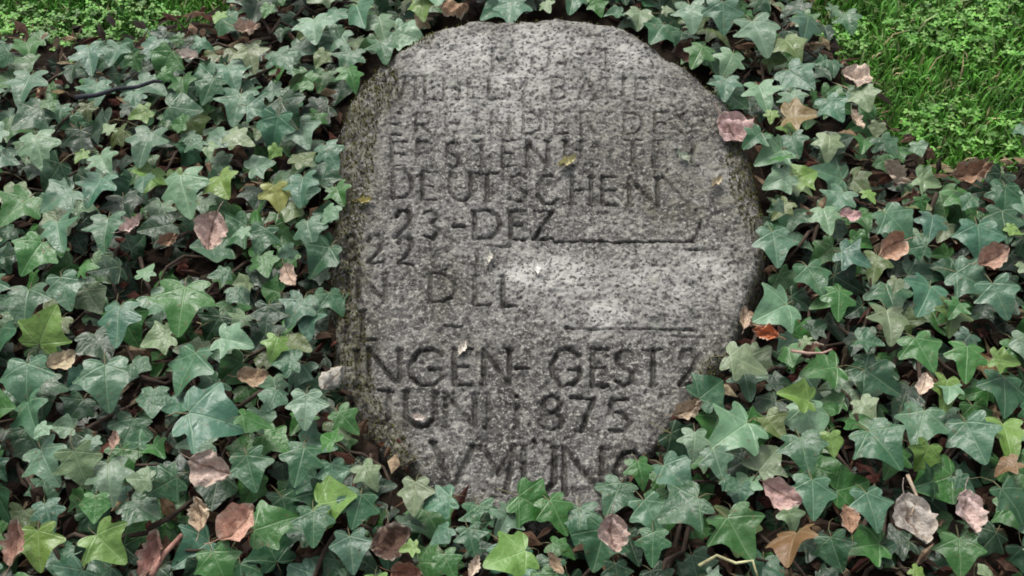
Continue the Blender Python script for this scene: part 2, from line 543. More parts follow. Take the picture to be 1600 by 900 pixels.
RULES = [([(866, 376), (1084, 376)], 1.0), ([(1084, 376), (1100, 340), (1138, 325)], .3), ([(1070, 388), (1118, 388)], .6), ([(884, 511), (1092, 514)], .75),
         ([(1050, 524), (1102, 525)], .6), ([(762, 382), (796, 383)], .7), ([(1036, 274), (1078, 322)], .4)]
strokes = []
for chars, yt, yb, sl, dep in ROWS:
    for ch, xl, xr in chars:
        for line in GLYPH[ch]:
            pts = [(xl + (xr - xl) * a, yt + (yb - yt) * b + sl * (xl + (xr - xl) * a - 800)) for a, b in line]
            strokes.append((pts, dep))
            if ch in 'ABDEFHIJLMNRTUVWZ':
                for e, o in ((pts[0], pts[1]), (pts[-1], pts[-2])):
                    if abs(o[1] - e[1]) > 1.2 * abs(o[0] - e[0]):
                        strokes.append(([(e[0] - 5, e[1]), (e[0] + 5, e[1])], dep * .8))
strokes += [(p, d) for p, d in RULES]
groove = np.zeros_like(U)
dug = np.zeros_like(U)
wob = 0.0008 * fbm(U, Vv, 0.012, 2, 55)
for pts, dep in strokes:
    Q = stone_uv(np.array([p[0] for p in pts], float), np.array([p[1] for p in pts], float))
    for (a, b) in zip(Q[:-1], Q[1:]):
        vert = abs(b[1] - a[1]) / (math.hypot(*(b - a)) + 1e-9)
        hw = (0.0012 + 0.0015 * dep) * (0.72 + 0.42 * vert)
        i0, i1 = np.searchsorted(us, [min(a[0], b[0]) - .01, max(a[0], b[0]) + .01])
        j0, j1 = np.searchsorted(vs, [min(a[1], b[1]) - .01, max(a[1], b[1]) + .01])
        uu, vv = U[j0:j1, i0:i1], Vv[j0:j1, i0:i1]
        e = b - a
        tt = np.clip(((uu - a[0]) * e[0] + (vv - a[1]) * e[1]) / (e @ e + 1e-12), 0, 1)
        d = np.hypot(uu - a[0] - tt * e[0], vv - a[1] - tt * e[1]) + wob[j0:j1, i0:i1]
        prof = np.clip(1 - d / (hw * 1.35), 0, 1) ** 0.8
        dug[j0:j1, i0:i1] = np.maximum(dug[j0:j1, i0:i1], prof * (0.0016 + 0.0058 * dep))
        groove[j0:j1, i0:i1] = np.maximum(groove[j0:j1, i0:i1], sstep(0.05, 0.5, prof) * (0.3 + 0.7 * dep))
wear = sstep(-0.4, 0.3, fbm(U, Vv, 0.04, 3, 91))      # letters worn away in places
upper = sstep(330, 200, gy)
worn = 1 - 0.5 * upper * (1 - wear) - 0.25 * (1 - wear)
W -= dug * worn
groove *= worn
pale_a = (1.1 * blob(842, 420, 55, 30) + 0.9 * blob(945, 494, 60, 18) + 0.7 * blob(985, 85, 40, 18, 20) + 0.6 * blob(668, 95, 26, 30)
          + 0.75 * blob(740, 110, 150, 75) + 0.45 * blob(1110, 425, 70, 45) + 0.25 * blob(960, 350, 50, 14) + 0.5 * blob(880, 60, 110, 35)
          + 0.5 * blob(1000, 440, 160, 50) + 0.35 * blob(1010, 130, 90, 50) + 0.35 * blob(1135, 275, 30, 20) + 0.2 * blob(800, 200, 90, 40))
pale_a = pale_a * (0.55 + 0.9 * sstep(-0.4, 0.4, fbm(U, Vv, 0.03, 3, 61)))
moss_a = (0.9 * blob(548, 215, 40, 95) + 0.8 * blob(532, 410, 30, 60) + 0.95 * blob(575, 135, 60, 42) + 0.9 * blob(590, 700, 70, 45, 40) + 0.8 * blob(1180, 290, 26, 80)
          + 0.45 * blob(1050, 320, 90, 60) + 0.4 * blob(1120, 250, 70, 70) + 0.5 * blob(545, 545, 40, 50) + 0.6 * blob(560, 640, 30, 50) + 0.4 * blob(985, 190, 90, 60) + 0.5 * blob(1110, 590, 30, 50)
          + 0.5 * blob(660, 60, 30, 20) + 0.4 * blob(690, 450, 35, 60) + 0.4 * blob(720, 545, 50, 20))
moss_a = np.clip(moss_a + 0.9 * sstep(0.012, -0.004, sdist) + 0.3 * sstep(0.06, 0.0, sdist) + 0.35 * sstep(640, 530, gx), 0, 1)
keep = sdist > -0.034
idx = -np.ones(U.shape, int)
idx[keep] = np.arange(keep.sum())
fm = keep[:-1, :-1] & keep[1:, :-1] & keep[:-1, 1:] & keep[1:, 1:]
F = np.stack([idx[:-1, :-1][fm], idx[:-1, 1:][fm], idx[1:, 1:][fm], idx[1:, :-1][fm]], -1)
Vt = np.stack([U[keep], Vv[keep], W[keep]], -1)
me = bpy.data.meshes.new('gravestone')
me.vertices.add(len(Vt))
me.vertices.foreach_set('co', Vt.ravel())
me.loops.add(F.size)
me.loops.foreach_set('vertex_index', F.ravel())
me.polygons.add(len(F))
me.polygons.foreach_set('loop_start', np.arange(len(F)) * 4)
me.polygons.foreach_set('loop_total', np.full(len(F), 4))
me.polygons.foreach_set('use_smooth', np.ones(len(F), bool))
me.update(calc_edges=True)
me.materials.append(M_STONE)
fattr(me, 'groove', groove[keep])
fattr(me, 'pale', np.clip(pale_a[keep], 0, 1))
fattr(me, 'moss', moss_a[keep])
stone = bpy.data.objects.new('gravestone', me)
COL.objects.link(stone)
stone.matrix_world = Matrix(((1, 0, 0, SO[0]), (0, SV[1], SN[1], SO[1]), (0, SV[2], SN[2], SO[2]), (0, 0, 0, 1)))
tag(stone, 'weathered grey oval gravestone with worn engraved lettering, lying among the ivy', 'gravestone')


def stone_w(u, vv):
    i = np.clip(np.searchsorted(us, u), 0, len(us) - 1)
    j = np.clip(np.searchsorted(vs, vv), 0, len(vs) - 1)
    return W[j, i]


def on_stone(px, py, lift=0.0):
    q = stone_uv(np.array(float(px)), np.array(float(py)))
    w = float(stone_w(q[0], q[1])) + lift
    return SO + q[0] * RGT + q[1] * SV + w * SN


# moss tufts growing along the stone's shaded edge
cand = np.argwhere(keep & (moss_a > 0.55) & (sdist > -0.012))
pick = cand[rng.integers(0, len(cand), 5200)]
mp = Vt[idx[pick[:, 0], pick[:, 1]]]
n = len(mp)
mc = np.array([0.06, 0.06, 0.02]) + rng.random((n, 1)) * np.array([0.09, 0.10, 0.03])
moss = blade_mass('moss', mp, rng.uniform(0.002, 0.0055, n), rng.uniform(0, 6.28, n), rng.uniform(0.1, 0.9, n), rng.uniform(0.0006, 0.0013, n), mc, M_MOSS, stone)
tag(moss, 'olive brown moss along the stone edge', None, None, 'stuff')


# ------------------------------------------------------------------ leaf shapes
def ivy_shape(seed, lobe, width, curl, fold):
    """returns verts, faces, material indices of one five-lobed ivy leaf, base at 0, tip at y = 1, with its stalk"""
    r = random.Random(seed)
    half = [(0.0, 0.02), (0.10, -0.10), (0.27, -0.17), (0.43, -0.10), (0.42, 0.02), (0.38 - 0.10 * lobe, 0.10 + .02 * lobe), (0.50, 0.20), (0.62, 0.31), (0.50, 0.39),
            (0.40 - 0.16 * lobe, 0.46 - .02 * lobe), (0.27 - 0.05 * lobe, 0.64), (0.13, 0.86), (0.0, 1.0)]
    right = [(x * width * r.uniform(.88, 1.1), y + r.uniform(-.035, .035)) for x, y in half[1:-1]]
    left = [(-x * width * r.uniform(.88, 1.1), y + r.uniform(-.025, .025)) for x, y in half[1:-1]]
    raw = [half[0]] + right + [half[-1]] + left[::-1]
    out = []
    for a in range(len(raw)):
        p, q = raw[a], raw[(a + 1) % len(raw)]
        f = 0.27 if a != 0 and a != len(raw) - 1 else 0.1
        out += [(p[0] + (q[0] - p[0]) * f, p[1] + (q[1] - p[1]) * f), (q[0] + (p[0] - q[0]) * f, q[1] + (p[1] - q[1]) * f)]
    cx, cy = 0.0, 0.22
    ph1, ph2 = r.uniform(0, 6.28), r.uniform(0, 6.28)

    def z(x, y):
        return (fold * abs(x) - curl * (x * x * 1.1 + (y - .25) ** 2 * (0.9 if y > .25 else .5)) + 0.035 * math.sin(7 * x + ph1) + 0.03 * math.sin(6 * y + ph2)
                + 0.03 * math.cos(3 * math.atan2(y - .05, x + 1e-6) * 2) * min(1, math.hypot(x, y) * 2))
    V = [(cx, cy, z(cx, cy))]
    Fc = []
    n = len(out)
    for (x, y) in raw:
        X, Y = cx + (x - cx) * .52, cy + (y - cy) * .52
        V.append((X, Y, z(X, Y)))
    for (x, y) in out:
        V.append((x, y, z(x, y)))
    h = len(raw)
    for i in range(h):
        j = (i + 1) % h
        Fc.append((0, 1 + i, 1 + j))
        a, b, c = 1 + h + (2 * i - 1) % n, 1 + h + 2 * i, 1 + h + 2 * i + 1
        Fc.append((1 + i, a, b))
        Fc.append((1 + i, b, c, 1 + j))
    UV = [(x + .5, y + .25) for x, y, _ in V]
    # stalk
    nb = len(V)
    path = [(0, .0, z(0, 0) - .012), (0.02, -.22, -.12), (0.0, -.42, -.38), (-.03, -.50, -.75)]
    for (x, y, zz) in path:
        for a in range(3):
            V.append((x + .017 * math.cos(a * 2.094), y + .008 * math.sin(a * 2.094), zz + .017 * math.sin(a * 2.094)))
            UV.append((0, 0))
    nf = len(Fc)
    for s in range(len(path) - 1):
        for a in range(3):
            b = (a + 1) % 3
            Fc.append((nb + s * 3 + a, nb + s * 3 + b, nb + s * 3 + 3 + b, nb + s * 3 + 3 + a))
    return V, Fc, [0] * nf + [1] * (len(Fc) - nf), UV


def set_uv(me, UV):
    uvl = me.uv_layers.new(name='UVMap')
    li = np.empty(len(me.loops), np.int32)
    me.loops.foreach_get('vertex_index', li)
    uvl.data.foreach_set('uv', np.asarray(UV, np.float32)[li].ravel())


SHAPES = [ivy_shape(100 + i, lobe, width, curl, fold) for i, (lobe, width, curl, fold) in enumerate([
    (.35, 1.0, .18, .08), (.75, .98, .22, .10), (.05, 1.08, .15, .06), (.5, 1.08, .34, .16), (.2, .95, .25, .22),
    (.95, 1.0, .12, .14), (.4, .92, .42, .10), (-.1, 1.02, .28, .12), (.6, 1.1, .20, .26), (.25, 1.04, .10, .05), (.8, .88, .34, .28), (.1, .94, .2, .34),
    (-.45, .95, .25, .10), (-.6, .85, .35, .22), (-.3, 1.08, .2, .3), (.45, .95, .5, .35)])]
LEAF_ME = []
for V, Fc, mi, UV in SHAPES:
    me = bpy.data.meshes.new('leaf')
    me.from_pydata(V, [], Fc)
    me.materials.append(M_LEAF)
    me.materials.append(M_STALK)
    me.polygons.foreach_set('material_index', mi)
    me.polygons.foreach_set('use_smooth', [True] * len(Fc))
    set_uv(me, UV)
    me.update()
    LEAF_ME.append(me)


def leaf_matrix(p, size, az, tilt_dir, tilt, roll=0.0):
    """tip direction az (world angle), normal leaned by tilt towards tilt_dir; the leaf's middle sits at p"""
    zax = Vector((math.cos(tilt_dir) * math.sin(tilt), math.sin(tilt_dir) * math.sin(tilt), math.cos(tilt)))
    yax = Vector((math.cos(az), math.sin(az), 0))
    yax = (yax - zax * yax.dot(zax)).normalized()
    xax = yax.cross(zax)
    m = Matrix((xax, yax, zax)).transposed().to_4x4() @ Matrix.Scale(size, 4)
    m.translation = Vector(p) - (m.to_3x3() @ Vector((0, 0.32, 0)))
    return m


COLS = {
    'olive': (0.085, 0.125, 0.038), 'rusty': (0.17, 0.11, 0.045),     'dark': (0.012, 0.042, 0.016), 'mid': (0.028, 0.090, 0.038), 'blue': (0.054, 0.130, 0.072), 'pale': (0.115, 0.205, 0.120),
    'green': (0.034, 0.118, 0.024), 'lime': (0.12, 0.22, 0.045), 'yellow': (0.25, 0.25, 0.07), 'teal': (0.044, 0.125, 0.072), 'sage': (0.14, 0.20, 0.10)}


def vary(c, s=.16):
    f = random.uniform(1 - s, 1 + s)
    return tuple(max(0.003, v * f * random.uniform(.93, 1.07)) for v in c)


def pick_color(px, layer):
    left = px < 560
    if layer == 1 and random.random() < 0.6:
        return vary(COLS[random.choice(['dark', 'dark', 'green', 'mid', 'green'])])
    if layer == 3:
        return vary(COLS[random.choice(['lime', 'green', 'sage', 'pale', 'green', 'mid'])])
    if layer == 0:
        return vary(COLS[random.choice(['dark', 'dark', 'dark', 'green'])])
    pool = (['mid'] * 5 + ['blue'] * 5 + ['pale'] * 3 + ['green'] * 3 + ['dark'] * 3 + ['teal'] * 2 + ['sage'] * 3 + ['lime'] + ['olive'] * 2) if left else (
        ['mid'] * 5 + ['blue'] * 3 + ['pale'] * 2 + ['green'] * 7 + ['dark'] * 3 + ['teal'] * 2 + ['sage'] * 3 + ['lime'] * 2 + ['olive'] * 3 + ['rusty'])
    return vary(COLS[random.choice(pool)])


# fallen leaves as seen in the photo (built further down)
PINK, SALMON, BEIGE, PALE, TAN, BROWN, MAUVE, GREY, RUST, WHITE = ((.54, .40, .33), (.47, .29, .22), (.48, .38, .28), (.62, .53, .44), (.32, .22, .13), (.08, .045, .03),
                                                                (.50, .34, .34), (.42, .40, .34), (.46, .17, .07), (.72, .66, .60))
FALLEN = [   # x, y, length px, angle, colour, shape, on stone, label
    (290, 90, 46, 170, WHITE, 2, 0, 'tiny whitish curled leaf on ivy near the upper left lawn'),
    (335, 362, 78, -100, PINK, 3, 0, 'pale pink dry leaf on ivy left of the stone at 22'),
    (210, 352, 56, 20, PALE, 2, 0, 'pale curled leaf rim left of the pale pink leaf'),
    (455, 430, 52, -60, BEIGE, 0, 0, 'beige scrap of leaf near the left edge of the stone'),
    (262, 372, 44, 30, TAN, 5, 0, 'small tan leaf between two pale leaves at left'),
    (332, 726, 88, -30, PINK, 3, 0, 'crumpled pink dry leaf at lower left with pale edges'),
    (372, 818, 92, 40, SALMON, 1, 0, 'salmon dry leaf in the lower left ivy'),
    (308, 806, 70, 100, BEIGE, 5, 0, 'olive beige crumpled leaf beside the salmon leaf'),
    (395, 585, 62, 10, TAN, 0, 0, 'tan dry leaf under ivy right of the big bluish leaf'),
    (178, 690, 40, 80, BEIGE, 2, 0, 'small beige scrap above a pale ivy leaf at lower left'),
    (240, 866, 96, 65, (.30, .17, .13), 2, 0, 'long reddish brown leaf in the bottom left corner'),
    (522, 590, 64, 70, GREY, 4, 0, 'grey beige leaf leaning on the left stone edge by INGEN'),
    (1336, 124, 62, 160, PALE, 3, 0, 'pale peach leaf between the ivy and the right lawn'),
    (1152, 208, 92, -50, MAUVE, 3, 1, 'mauve pink leaf lying on the right shoulder of the stone'),
    (1336, 190, 44, -70, PALE, 2, 0, 'small pale scrap below the peach leaf'),
    (1398, 268, 66, -40, BEIGE, 5, 0, 'beige pink leaf at the fringe of the lawn'),
    (1390, 390, 70, -150, SALMON, 1, 0, 'salmon leaf on ivy at right of the long engraved rule'),
    (1328, 335, 44, 0, MAUVE, 0, 0, 'small dull pink leaf in the ivy right of the stone'),
    (1198, 524, 54, 160, RUST, 5, 0, 'small rust orange leaf at the right stone edge'),
    (1160, 498, 46, 80, BEIGE, 2, 0, 'narrow beige leaf just above the rust leaf'),
    (1266, 545, 60, 20, BROWN, 4, 0, 'dark brown leaf in a gap right of the rust leaf'),
    (1224, 766, 84, -30, MAUVE, 0, 0, 'mauve pink leaf in the lower right ivy'),
    (960, 832, 76, -80, PINK, 3, 0, 'pink beige leaf below the right foot of the stone'),
    (1430, 812, 104, -75, GREY, 3, 0, 'large grey beige dry leaf in the bottom right corner'),
    (1076, 636, 64, 20, BEIGE, 5, 0, 'beige leaf on the lower right stone edge by 1875'),
    (1322, 812, 58, 100, TAN, 0, 0, 'tan leaf left of the large grey dry leaf'),
    (612, 842, 86, 20, BROWN, 3, 0, 'dark reddish brown leaf in the gap below the stone'),
    (640, 892, 70, -10, (.26, .12, .09), 1, 0, 'red brown leaf at the bottom edge under the stone'),
    (388, 44, 54, 0, BEIGE, 5, 0, 'beige scrap on the ivy near the top edge'),
    (710, 8, 60, 20, TAN, 4, 0, 'tan leaf behind the top left of the stone'),
    (1068, 78, 60, 10, BROWN, 1, 0, 'brown leaf tucked behind the upper right shoulder'),
    (865, 880, 50, -60, BEIGE, 2, 0, 'beige scrap below the lime ivy leaf at the bottom'),
    (740, 886, 46, 60, PALE, 2, 0, 'pale scrap at the bottom edge beside a lime ivy leaf'),
    (1440, 600, 48, 70, PALE, 0, 0, 'pale spotted scrap at far right in green ivy'),
    (1550, 400, 66, 20, SALMON, 1, 0, 'salmon leaf at the right margin'),
    (1520, 265, 80, 10, TAN, 5, 0, 'brown tan leaf at the right margin where the lawn ends'),
    (1515, 800, 84, -80, PALE, 3, 0, 'pale leaf at the right margin near the bottom'),
    (25, 850, 90, 80, (.34, .20, .16), 2, 0, 'reddish leaf at the left margin near the bottom'),
    (95, 560, 60, 40, BEIGE, 0, 0, 'beige leaf at the left margin'),
]
FL = np.array([f[:3] for f in FALLEN if f[4] != BROWN], float)

# ------------------------------------------------------------------ ivy plants
PLANTS = [   # seed pixel, label
    ((200, 150), 'ivy bordering the lawn in the upper left corner, with a dark stem'),
    ((430, 90), 'ivy left of the stone top, with brown gaps towards the broken corner'),
    ((210, 400), 'ivy on the far left holding small pink dry leaves among pale star leaves'),
    ((440, 400), 'ivy hugging the left edge of the stone beside the 22 line'),
    ((230, 620), 'ivy at lower left with the largest bluish leaf'),
    ((450, 640), 'ivy beside the lower left curve of the stone'),
    ((250, 860), 'ivy in the bottom left corner around the salmon dry leaf'),
    ((560, 840), 'ivy below the stone on the left, over dark brown litter'),
    ((820, 860), 'ivy overlapping the foot of the stone below the last engraved line'),
    ((1060, 820), 'ivy below and right of the last engraved line'),
    ((1150, 640), 'ivy hugging the lower right curve of the stone'),
    ((1380, 800), 'ivy in the bottom right corner around a large grey dry leaf'),
    ((1400, 570), 'dense green ivy at right of the stone, with lime shoots'),
    ((1270, 380), 'ivy right of the stone at the long engraved rule'),
    ((1450, 340), 'thin ivy running into the lawn on the far right'),
    ((1200, 90), 'bluish ivy over the upper right shoulder of the stone beside the lawn'),
    ((800, -20), 'ivy along the top edge of the stone'),
    ((40, 300), 'ivy at the left margin below the lawn strip'),
    ((30, 720), 'ivy at the left margin near the bottom'),
    ((1580, 620), 'ivy at the right margin below the lawn'),
]
SEEDS = np.array([p for p, _ in PLANTS], float)
roots = []
for (px, py), lab in PLANTS:
    e = bpy.data.objects.new('ivy_plant', None)
    e.empty_display_size = 0.05
    e.location = at(px, py, 0.0)
    COL.objects.link(e)
    roots.append(tag(e, lab, 'ivy', 'ivy plants around the gravestone'))

first = {}
count = [0] * len(PLANTS)
leaf_log = []


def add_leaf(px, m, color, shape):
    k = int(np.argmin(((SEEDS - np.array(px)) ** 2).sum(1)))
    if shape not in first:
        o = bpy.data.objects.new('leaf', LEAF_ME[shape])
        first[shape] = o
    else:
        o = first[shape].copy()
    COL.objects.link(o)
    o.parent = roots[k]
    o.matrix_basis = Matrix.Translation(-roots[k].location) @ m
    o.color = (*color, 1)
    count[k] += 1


# leaves one can single out in the photo: x, y, width in px, tip direction on the photo (degrees, -90 = down), colour, shape
HERO = [
    (165, 592, 100, -70, 'blue', 7), (295, 572, 96, -120, 'blue', 9), (325, 650, 125, -10, 'teal', 2), (288, 296, 100, -80, 'pale', 1),
    (228, 222, 84, -100, 'blue', 5), (160, 250, 60, -60, 'pale', 0), (432, 304, 60, -60, 'yellow', 3), (484, 362, 74, -90, 'blue', 1),
    (470, 205, 72, -70, 'pale', 4), (372, 160, 80, -90, 'blue', 0), (400, 170, 60, -30, 'blue', 5), (470, 290, 70, -100, 'teal', 0),
    (515, 240, 62, -60, 'teal', 1), (285, 130, 50, -90, 'green', 2), (150, 140, 64, -90, 'blue', 0), (180, 80, 54, -110, 'blue', 8),
    (390, 85, 64, -80, 'sage', 5), (150, 290, 76, -100, 'teal', 0), (345, 285, 64, -70, 'lime', 2), (222, 176, 46, -160, 'lime', 4),
    (165, 355, 80, -90, 'mid', 0), (410, 370, 60, -90, 'mid', 9), (285, 470, 110, -95, 'green', 0), (185, 500, 90, -90, 'teal', 1),
    (250, 528, 62, -150, 'sage', 2), (360, 530, 74, -20, 'pale', 0), (480, 500, 66, -80, 'teal', 5), (430, 540, 54, -90, 'lime', 6),
    (465, 480, 70, -120, 'blue', 0), (478, 634, 76, -90, 'pale', 4), (170, 745, 90, -85, 'pale', 6), (260, 755, 70, -150, 'mid', 3),
    (390, 730, 80, -70, 'mid', 9), (470, 720, 84, -90, 'mid', 1), (520, 740, 64, -80, 'blue', 4), (575, 740, 60, -60, 'sage', 6),
    (165, 850, 86, -40, 'lime', 8), (420, 820, 92, 30, 'green', 9), (490, 815, 76, -90, 'mid', 0), (340, 880, 80, -60, 'green', 7),
    (560, 790, 74, -100, 'mid', 3), (690, 782, 64, -170, 'teal', 9), (830, 785, 86, -20, 'green', 2), (905, 812, 84, -90, 'mid', 0),
    (800, 868, 96, -160, 'lime', 9), (735, 840, 60, -80, 'mid', 5), (700, 880, 60, -60, 'green', 1), (1015, 800, 80, -70, 'blue', 4),
    (1020, 850, 70, -90, 'mid', 1), (1070, 790, 96, -150, 'mid', 9), (1085, 690, 62, -90, 'pale', 6), (1150, 672, 110, -150, 'pale', 0),
    (1120, 720, 70, -80, 'blue', 1), (1150, 830, 100, -60, 'green', 8), (1270, 770, 84, -90, 'blue', 3), (1215, 482, 88, -150, 'pale', 2),
    (1160, 565, 84, -20, 'sage', 1), (1255, 700, 80, -90, 'mid', 2), (1375, 690, 100, -60, 'mid', 7), (1440, 660, 90, -110, 'blue', 9),
    (1360, 790, 84, -80, 'blue', 4), (1290, 575, 80, -160, 'green', 0), (1370, 590, 86, -40, 'mid', 10), (1250, 620, 70, 170, 'lime', 11),
    (1310, 470, 70, -100, 'green', 1), (1390, 500, 80, -80, 'sage', 0), (1440, 545, 80, -70, 'green', 3), (1450, 460, 84, -120, 'teal', 2),
    (1210, 380, 80, -90, 'blue', 4), (1270, 430, 72, -70, 'mid', 9), (1330, 400, 66, -40, 'teal', 5), (1400, 345, 82, -50, 'blue', 7),
    (1455, 350, 66, -100, 'teal', 1), (1290, 340, 64, -90, 'pale', 1), (1310, 310, 66, -120, 'blue', 0), (1255, 275, 58, 30, 'lime', 2),
    (1220, 280, 62, -150, 'pale', 4), (1240, 222, 56, -90, 'mid', 0), (1295, 225, 60, -100, 'sage', 6), (1245, 118, 76, -60, 'blue', 9),
    (1190, 145, 72, -85, 'pale', 5), (1300, 166, 62, -60, 'teal', 4), (1140, 95, 64, -110, 'pale', 6), (1185, 48, 88, -70, 'pale', 0),
    (1260, 40, 70, -90, 'blue', 1), (1130, 20, 70, -90, 'blue', 3), (1080, 20, 66, -90, 'pale', 0), (800, 12, 66, -90, 'teal', 9),
    (895, -4, 60, -90, 'blue', 0), (595, 40, 66, -80, 'pale', 1), (660, 8, 54, -90, 'lime', 7), (545, 90, 60, -100, 'mid', 0),
    (490, 40, 66, -90, 'pale', 2), (440, 90, 60, -60, 'mid', 3), (1325, 30, 52, -90, 'mid', 0), (1350, 150, 54, -80, 'sage', 2), (1385, 225, 54, -60, 'mid', 3),
    (598, 74, 58, -80, 'mid', 0), (548, 118, 56, -60, 'green', 6), (1030, 48, 60, -110, 'mid', 9), (1092, 84, 62, -120, 'green', 1), (1134, 132, 58, -100, 'blue', 0), (1180, 214, 54, -130, 'mid', 5),
    (1000, 24, 50, -90, 'sage', 7), (528, 300, 52, -70, 'green', 0), (522, 470, 56, -60, 'mid', 4), (540, 655, 62, -50, 'green', 1),
    (648, 770, 70, -100, 'sage', 4), (752, 806, 74, -70, 'mid', 0), (868, 800, 80, -60, 'green', 1), (790, 812, 66, -120, 'pale', 5), (962, 772, 78, -120, 'mid', 3), (1000, 735, 60, -80, 'green', 6),
    (40, 130, 80, -90, 'blue', 0), (60, 230, 84, -80, 'pale', 1), (30, 320, 86, -110, 'green', 0), (90, 360, 80, -70, 'blue', 5), (40, 470, 86, -90, 'mid', 2),
    (100, 450, 76, -80, 'blue', 4), (40, 590, 96, -90, 'blue', 7), (70, 720, 90, -60, 'pale', 0), (60, 850, 86, -90, 'lime', 9),
    (1530, 370, 84, -90, 'teal', 7), (1560, 460, 80, -80, 'blue', 0), (1510, 560, 84, -100, 'green', 1), (1570, 610, 90, -90, 'mid', 3), (1520, 680, 96, -80, 'blue', 9),
    (1580, 780, 84, -60, 'mid', 0), (1500, 860, 80, -90, 'green', 2)]
taken = []
for px, py, wpx, deg, cname, shp in HERO:
    d = poly_sd(np.array([float(px)]), np.array([float(py)]), STONE_PX)[0]
    if d > -34:
        zz = float(on_stone(px, py)[2]) + 0.016 if d > 0 else (0.104 if py < 260 else 0.085)
    else:
        zz = random.uniform(0.072, 0.095)
    p = at(px, py, zz)
    depth = (p - CAM) @ FWD
    size = 0.9 * wpx / 1.12 * depth / FOC
    az = math.radians(deg) + random.uniform(-.15, .15)
    m = leaf_matrix(p, size, az, math.radians(-90 + random.uniform(-70, 70)), math.radians(random.uniform(6, 26)))
    add_leaf((px, py), m, vary(COLS[cname], .1), shp)
    taken.append((px, py, wpx))
TK = np.array(taken, float)


def poisson(spacing, tries, x0=-1.45, x1=1.45, y0=-0.75, y1=0.95):
    cell = {}
    pts = []
    for _ in range(tries):
        x, y = random.uniform(x0, x1), random.uniform(y0, y1)
        i, j = int(x // spacing), int(y // spacing)
        if any((x - a) ** 2 + (y - b) ** 2 < spacing * spacing for di in (-1, 0, 1) for dj in (-1, 0, 1) for a, b in cell.get((i + di, j + dj), ())):
            continue
        cell.setdefault((i, j), []).append((x, y))
        pts.append((x, y))
    return pts


mass_V, mass_F, mass_C, mass_UV, mass_mi = [], [], [], [], []


def mass_leaf(m, color, shape):
    V, Fc, mi, UV = SHAPES[shape]
    b = len(mass_V)
    mass_V.extend(tuple(m @ Vector(v)) for v in V)
    mass_F.extend(tuple(b + i for i in q) for q in Fc)
    mass_mi.extend(mi)
    mass_C.extend([color] * len(V))
    mass_UV.extend(UV)


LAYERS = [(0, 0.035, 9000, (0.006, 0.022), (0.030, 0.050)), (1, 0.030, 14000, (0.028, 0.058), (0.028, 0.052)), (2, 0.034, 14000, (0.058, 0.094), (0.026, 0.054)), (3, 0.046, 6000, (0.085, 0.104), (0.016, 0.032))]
for layer, spc, tries, zr, sr in LAYERS:
    pts = poisson(spc, tries)
    P3 = np.array([(x, y, random.uniform(*zr)) for x, y in pts])
    PX = to_pixel(P3)
    sdp = poly_sd(PX[:, 0], PX[:, 1], STONE_PX)
    thin = fbm(P3[:, 0], P3[:, 1], 0.11, 2, 300 + layer)
    for p, (px, py), d, th in zip(P3, PX, sdp, thin):
        size = random.uniform(*sr)
        half = size * 0.5 * FOC / ((p - CAM) @ FWD)
        ge = float(grass_edge(px))
        if py < ge + random.gauss(2, 12) - (14 if px > 1200 else 0):
            if not (px > 1200 and py > ge - 90 and random.random() < 0.14):
                continue
            size *= 0.75
        over = (0.1 if py > 600 else 0.18) if layer < 2 else (-0.35 if py > 690 else -0.12)
        if d > -half * (over + 0.25 * random.random()):
            continue
        if layer >= 2:
            if ((TK[:, 0] - px) ** 2 + (TK[:, 1] - py) ** 2 < (0.52 * TK[:, 2]) ** 2).any() or th > 0.40:
                continue
        if layer >= 1 and ((FL[:, 0] - px) ** 2 + (FL[:, 1] - py) ** 2 < ((0.45 if layer > 1 else 0.2) * FL[:, 2] + 0.3 * half) ** 2).any():
            continue
        if layer == 1 and th > 0.5:
            continue
        az = math.radians(random.gauss(-90, 62))
        m = leaf_matrix(p, size, az, math.radians(random.gauss(-90, 80)), math.radians(min(62, abs(random.gauss(12, 21)))) if layer else math.radians(abs(random.gauss(0, 22))))
        shp = random.randrange(16)
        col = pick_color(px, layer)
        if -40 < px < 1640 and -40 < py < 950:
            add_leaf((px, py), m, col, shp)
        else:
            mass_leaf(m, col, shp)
gi = mesh_obj('ground_ivy', mass_V, mass_F, [M_LEAF_T, M_STALK], None, True, mass_mi)
cattr(gi.data, 'tint', np.array(mass_C))
set_uv(gi.data, mass_UV)
tag(gi, 'ivy ground cover continuing around the grave', None, None, 'stuff')


# stems ---------------------------------------------------------------------
def tube(path, r0, r1, sides=6):
    path = [Vector(p) for p in path]
    V, Fc = [], []
    for i, p in enumerate(path):
        t = (path[min(i + 1, len(path) - 1)] - path[max(i - 1, 0)]).normalized()
        a = t.cross(Vector((0, 0, 1)))
        a = a.normalized() if a.length > 1e-4 else Vector((1, 0, 0))
        b = a.cross(t)
        r = r0 + (r1 - r0) * i / (len(path) - 1)
        for s in range(sides):
            c, q = math.cos(s * 2 * math.pi / sides), math.sin(s * 2 * math.pi / sides)
            V.append(tuple(p + a * (r * c) + b * (r * q)))
    for i in range(len(path) - 1):
        for s in range(sides):
            t2 = (s + 1) % sides
            Fc.append((i * sides + s, i * sides + t2, (i + 1) * sides + t2, (i + 1) * sides + s))
    Fc.append(tuple(range(sides))[::-1])
    Fc.append(tuple((len(path) - 1) * sides + s for s in range(sides)))
    return V, Fc


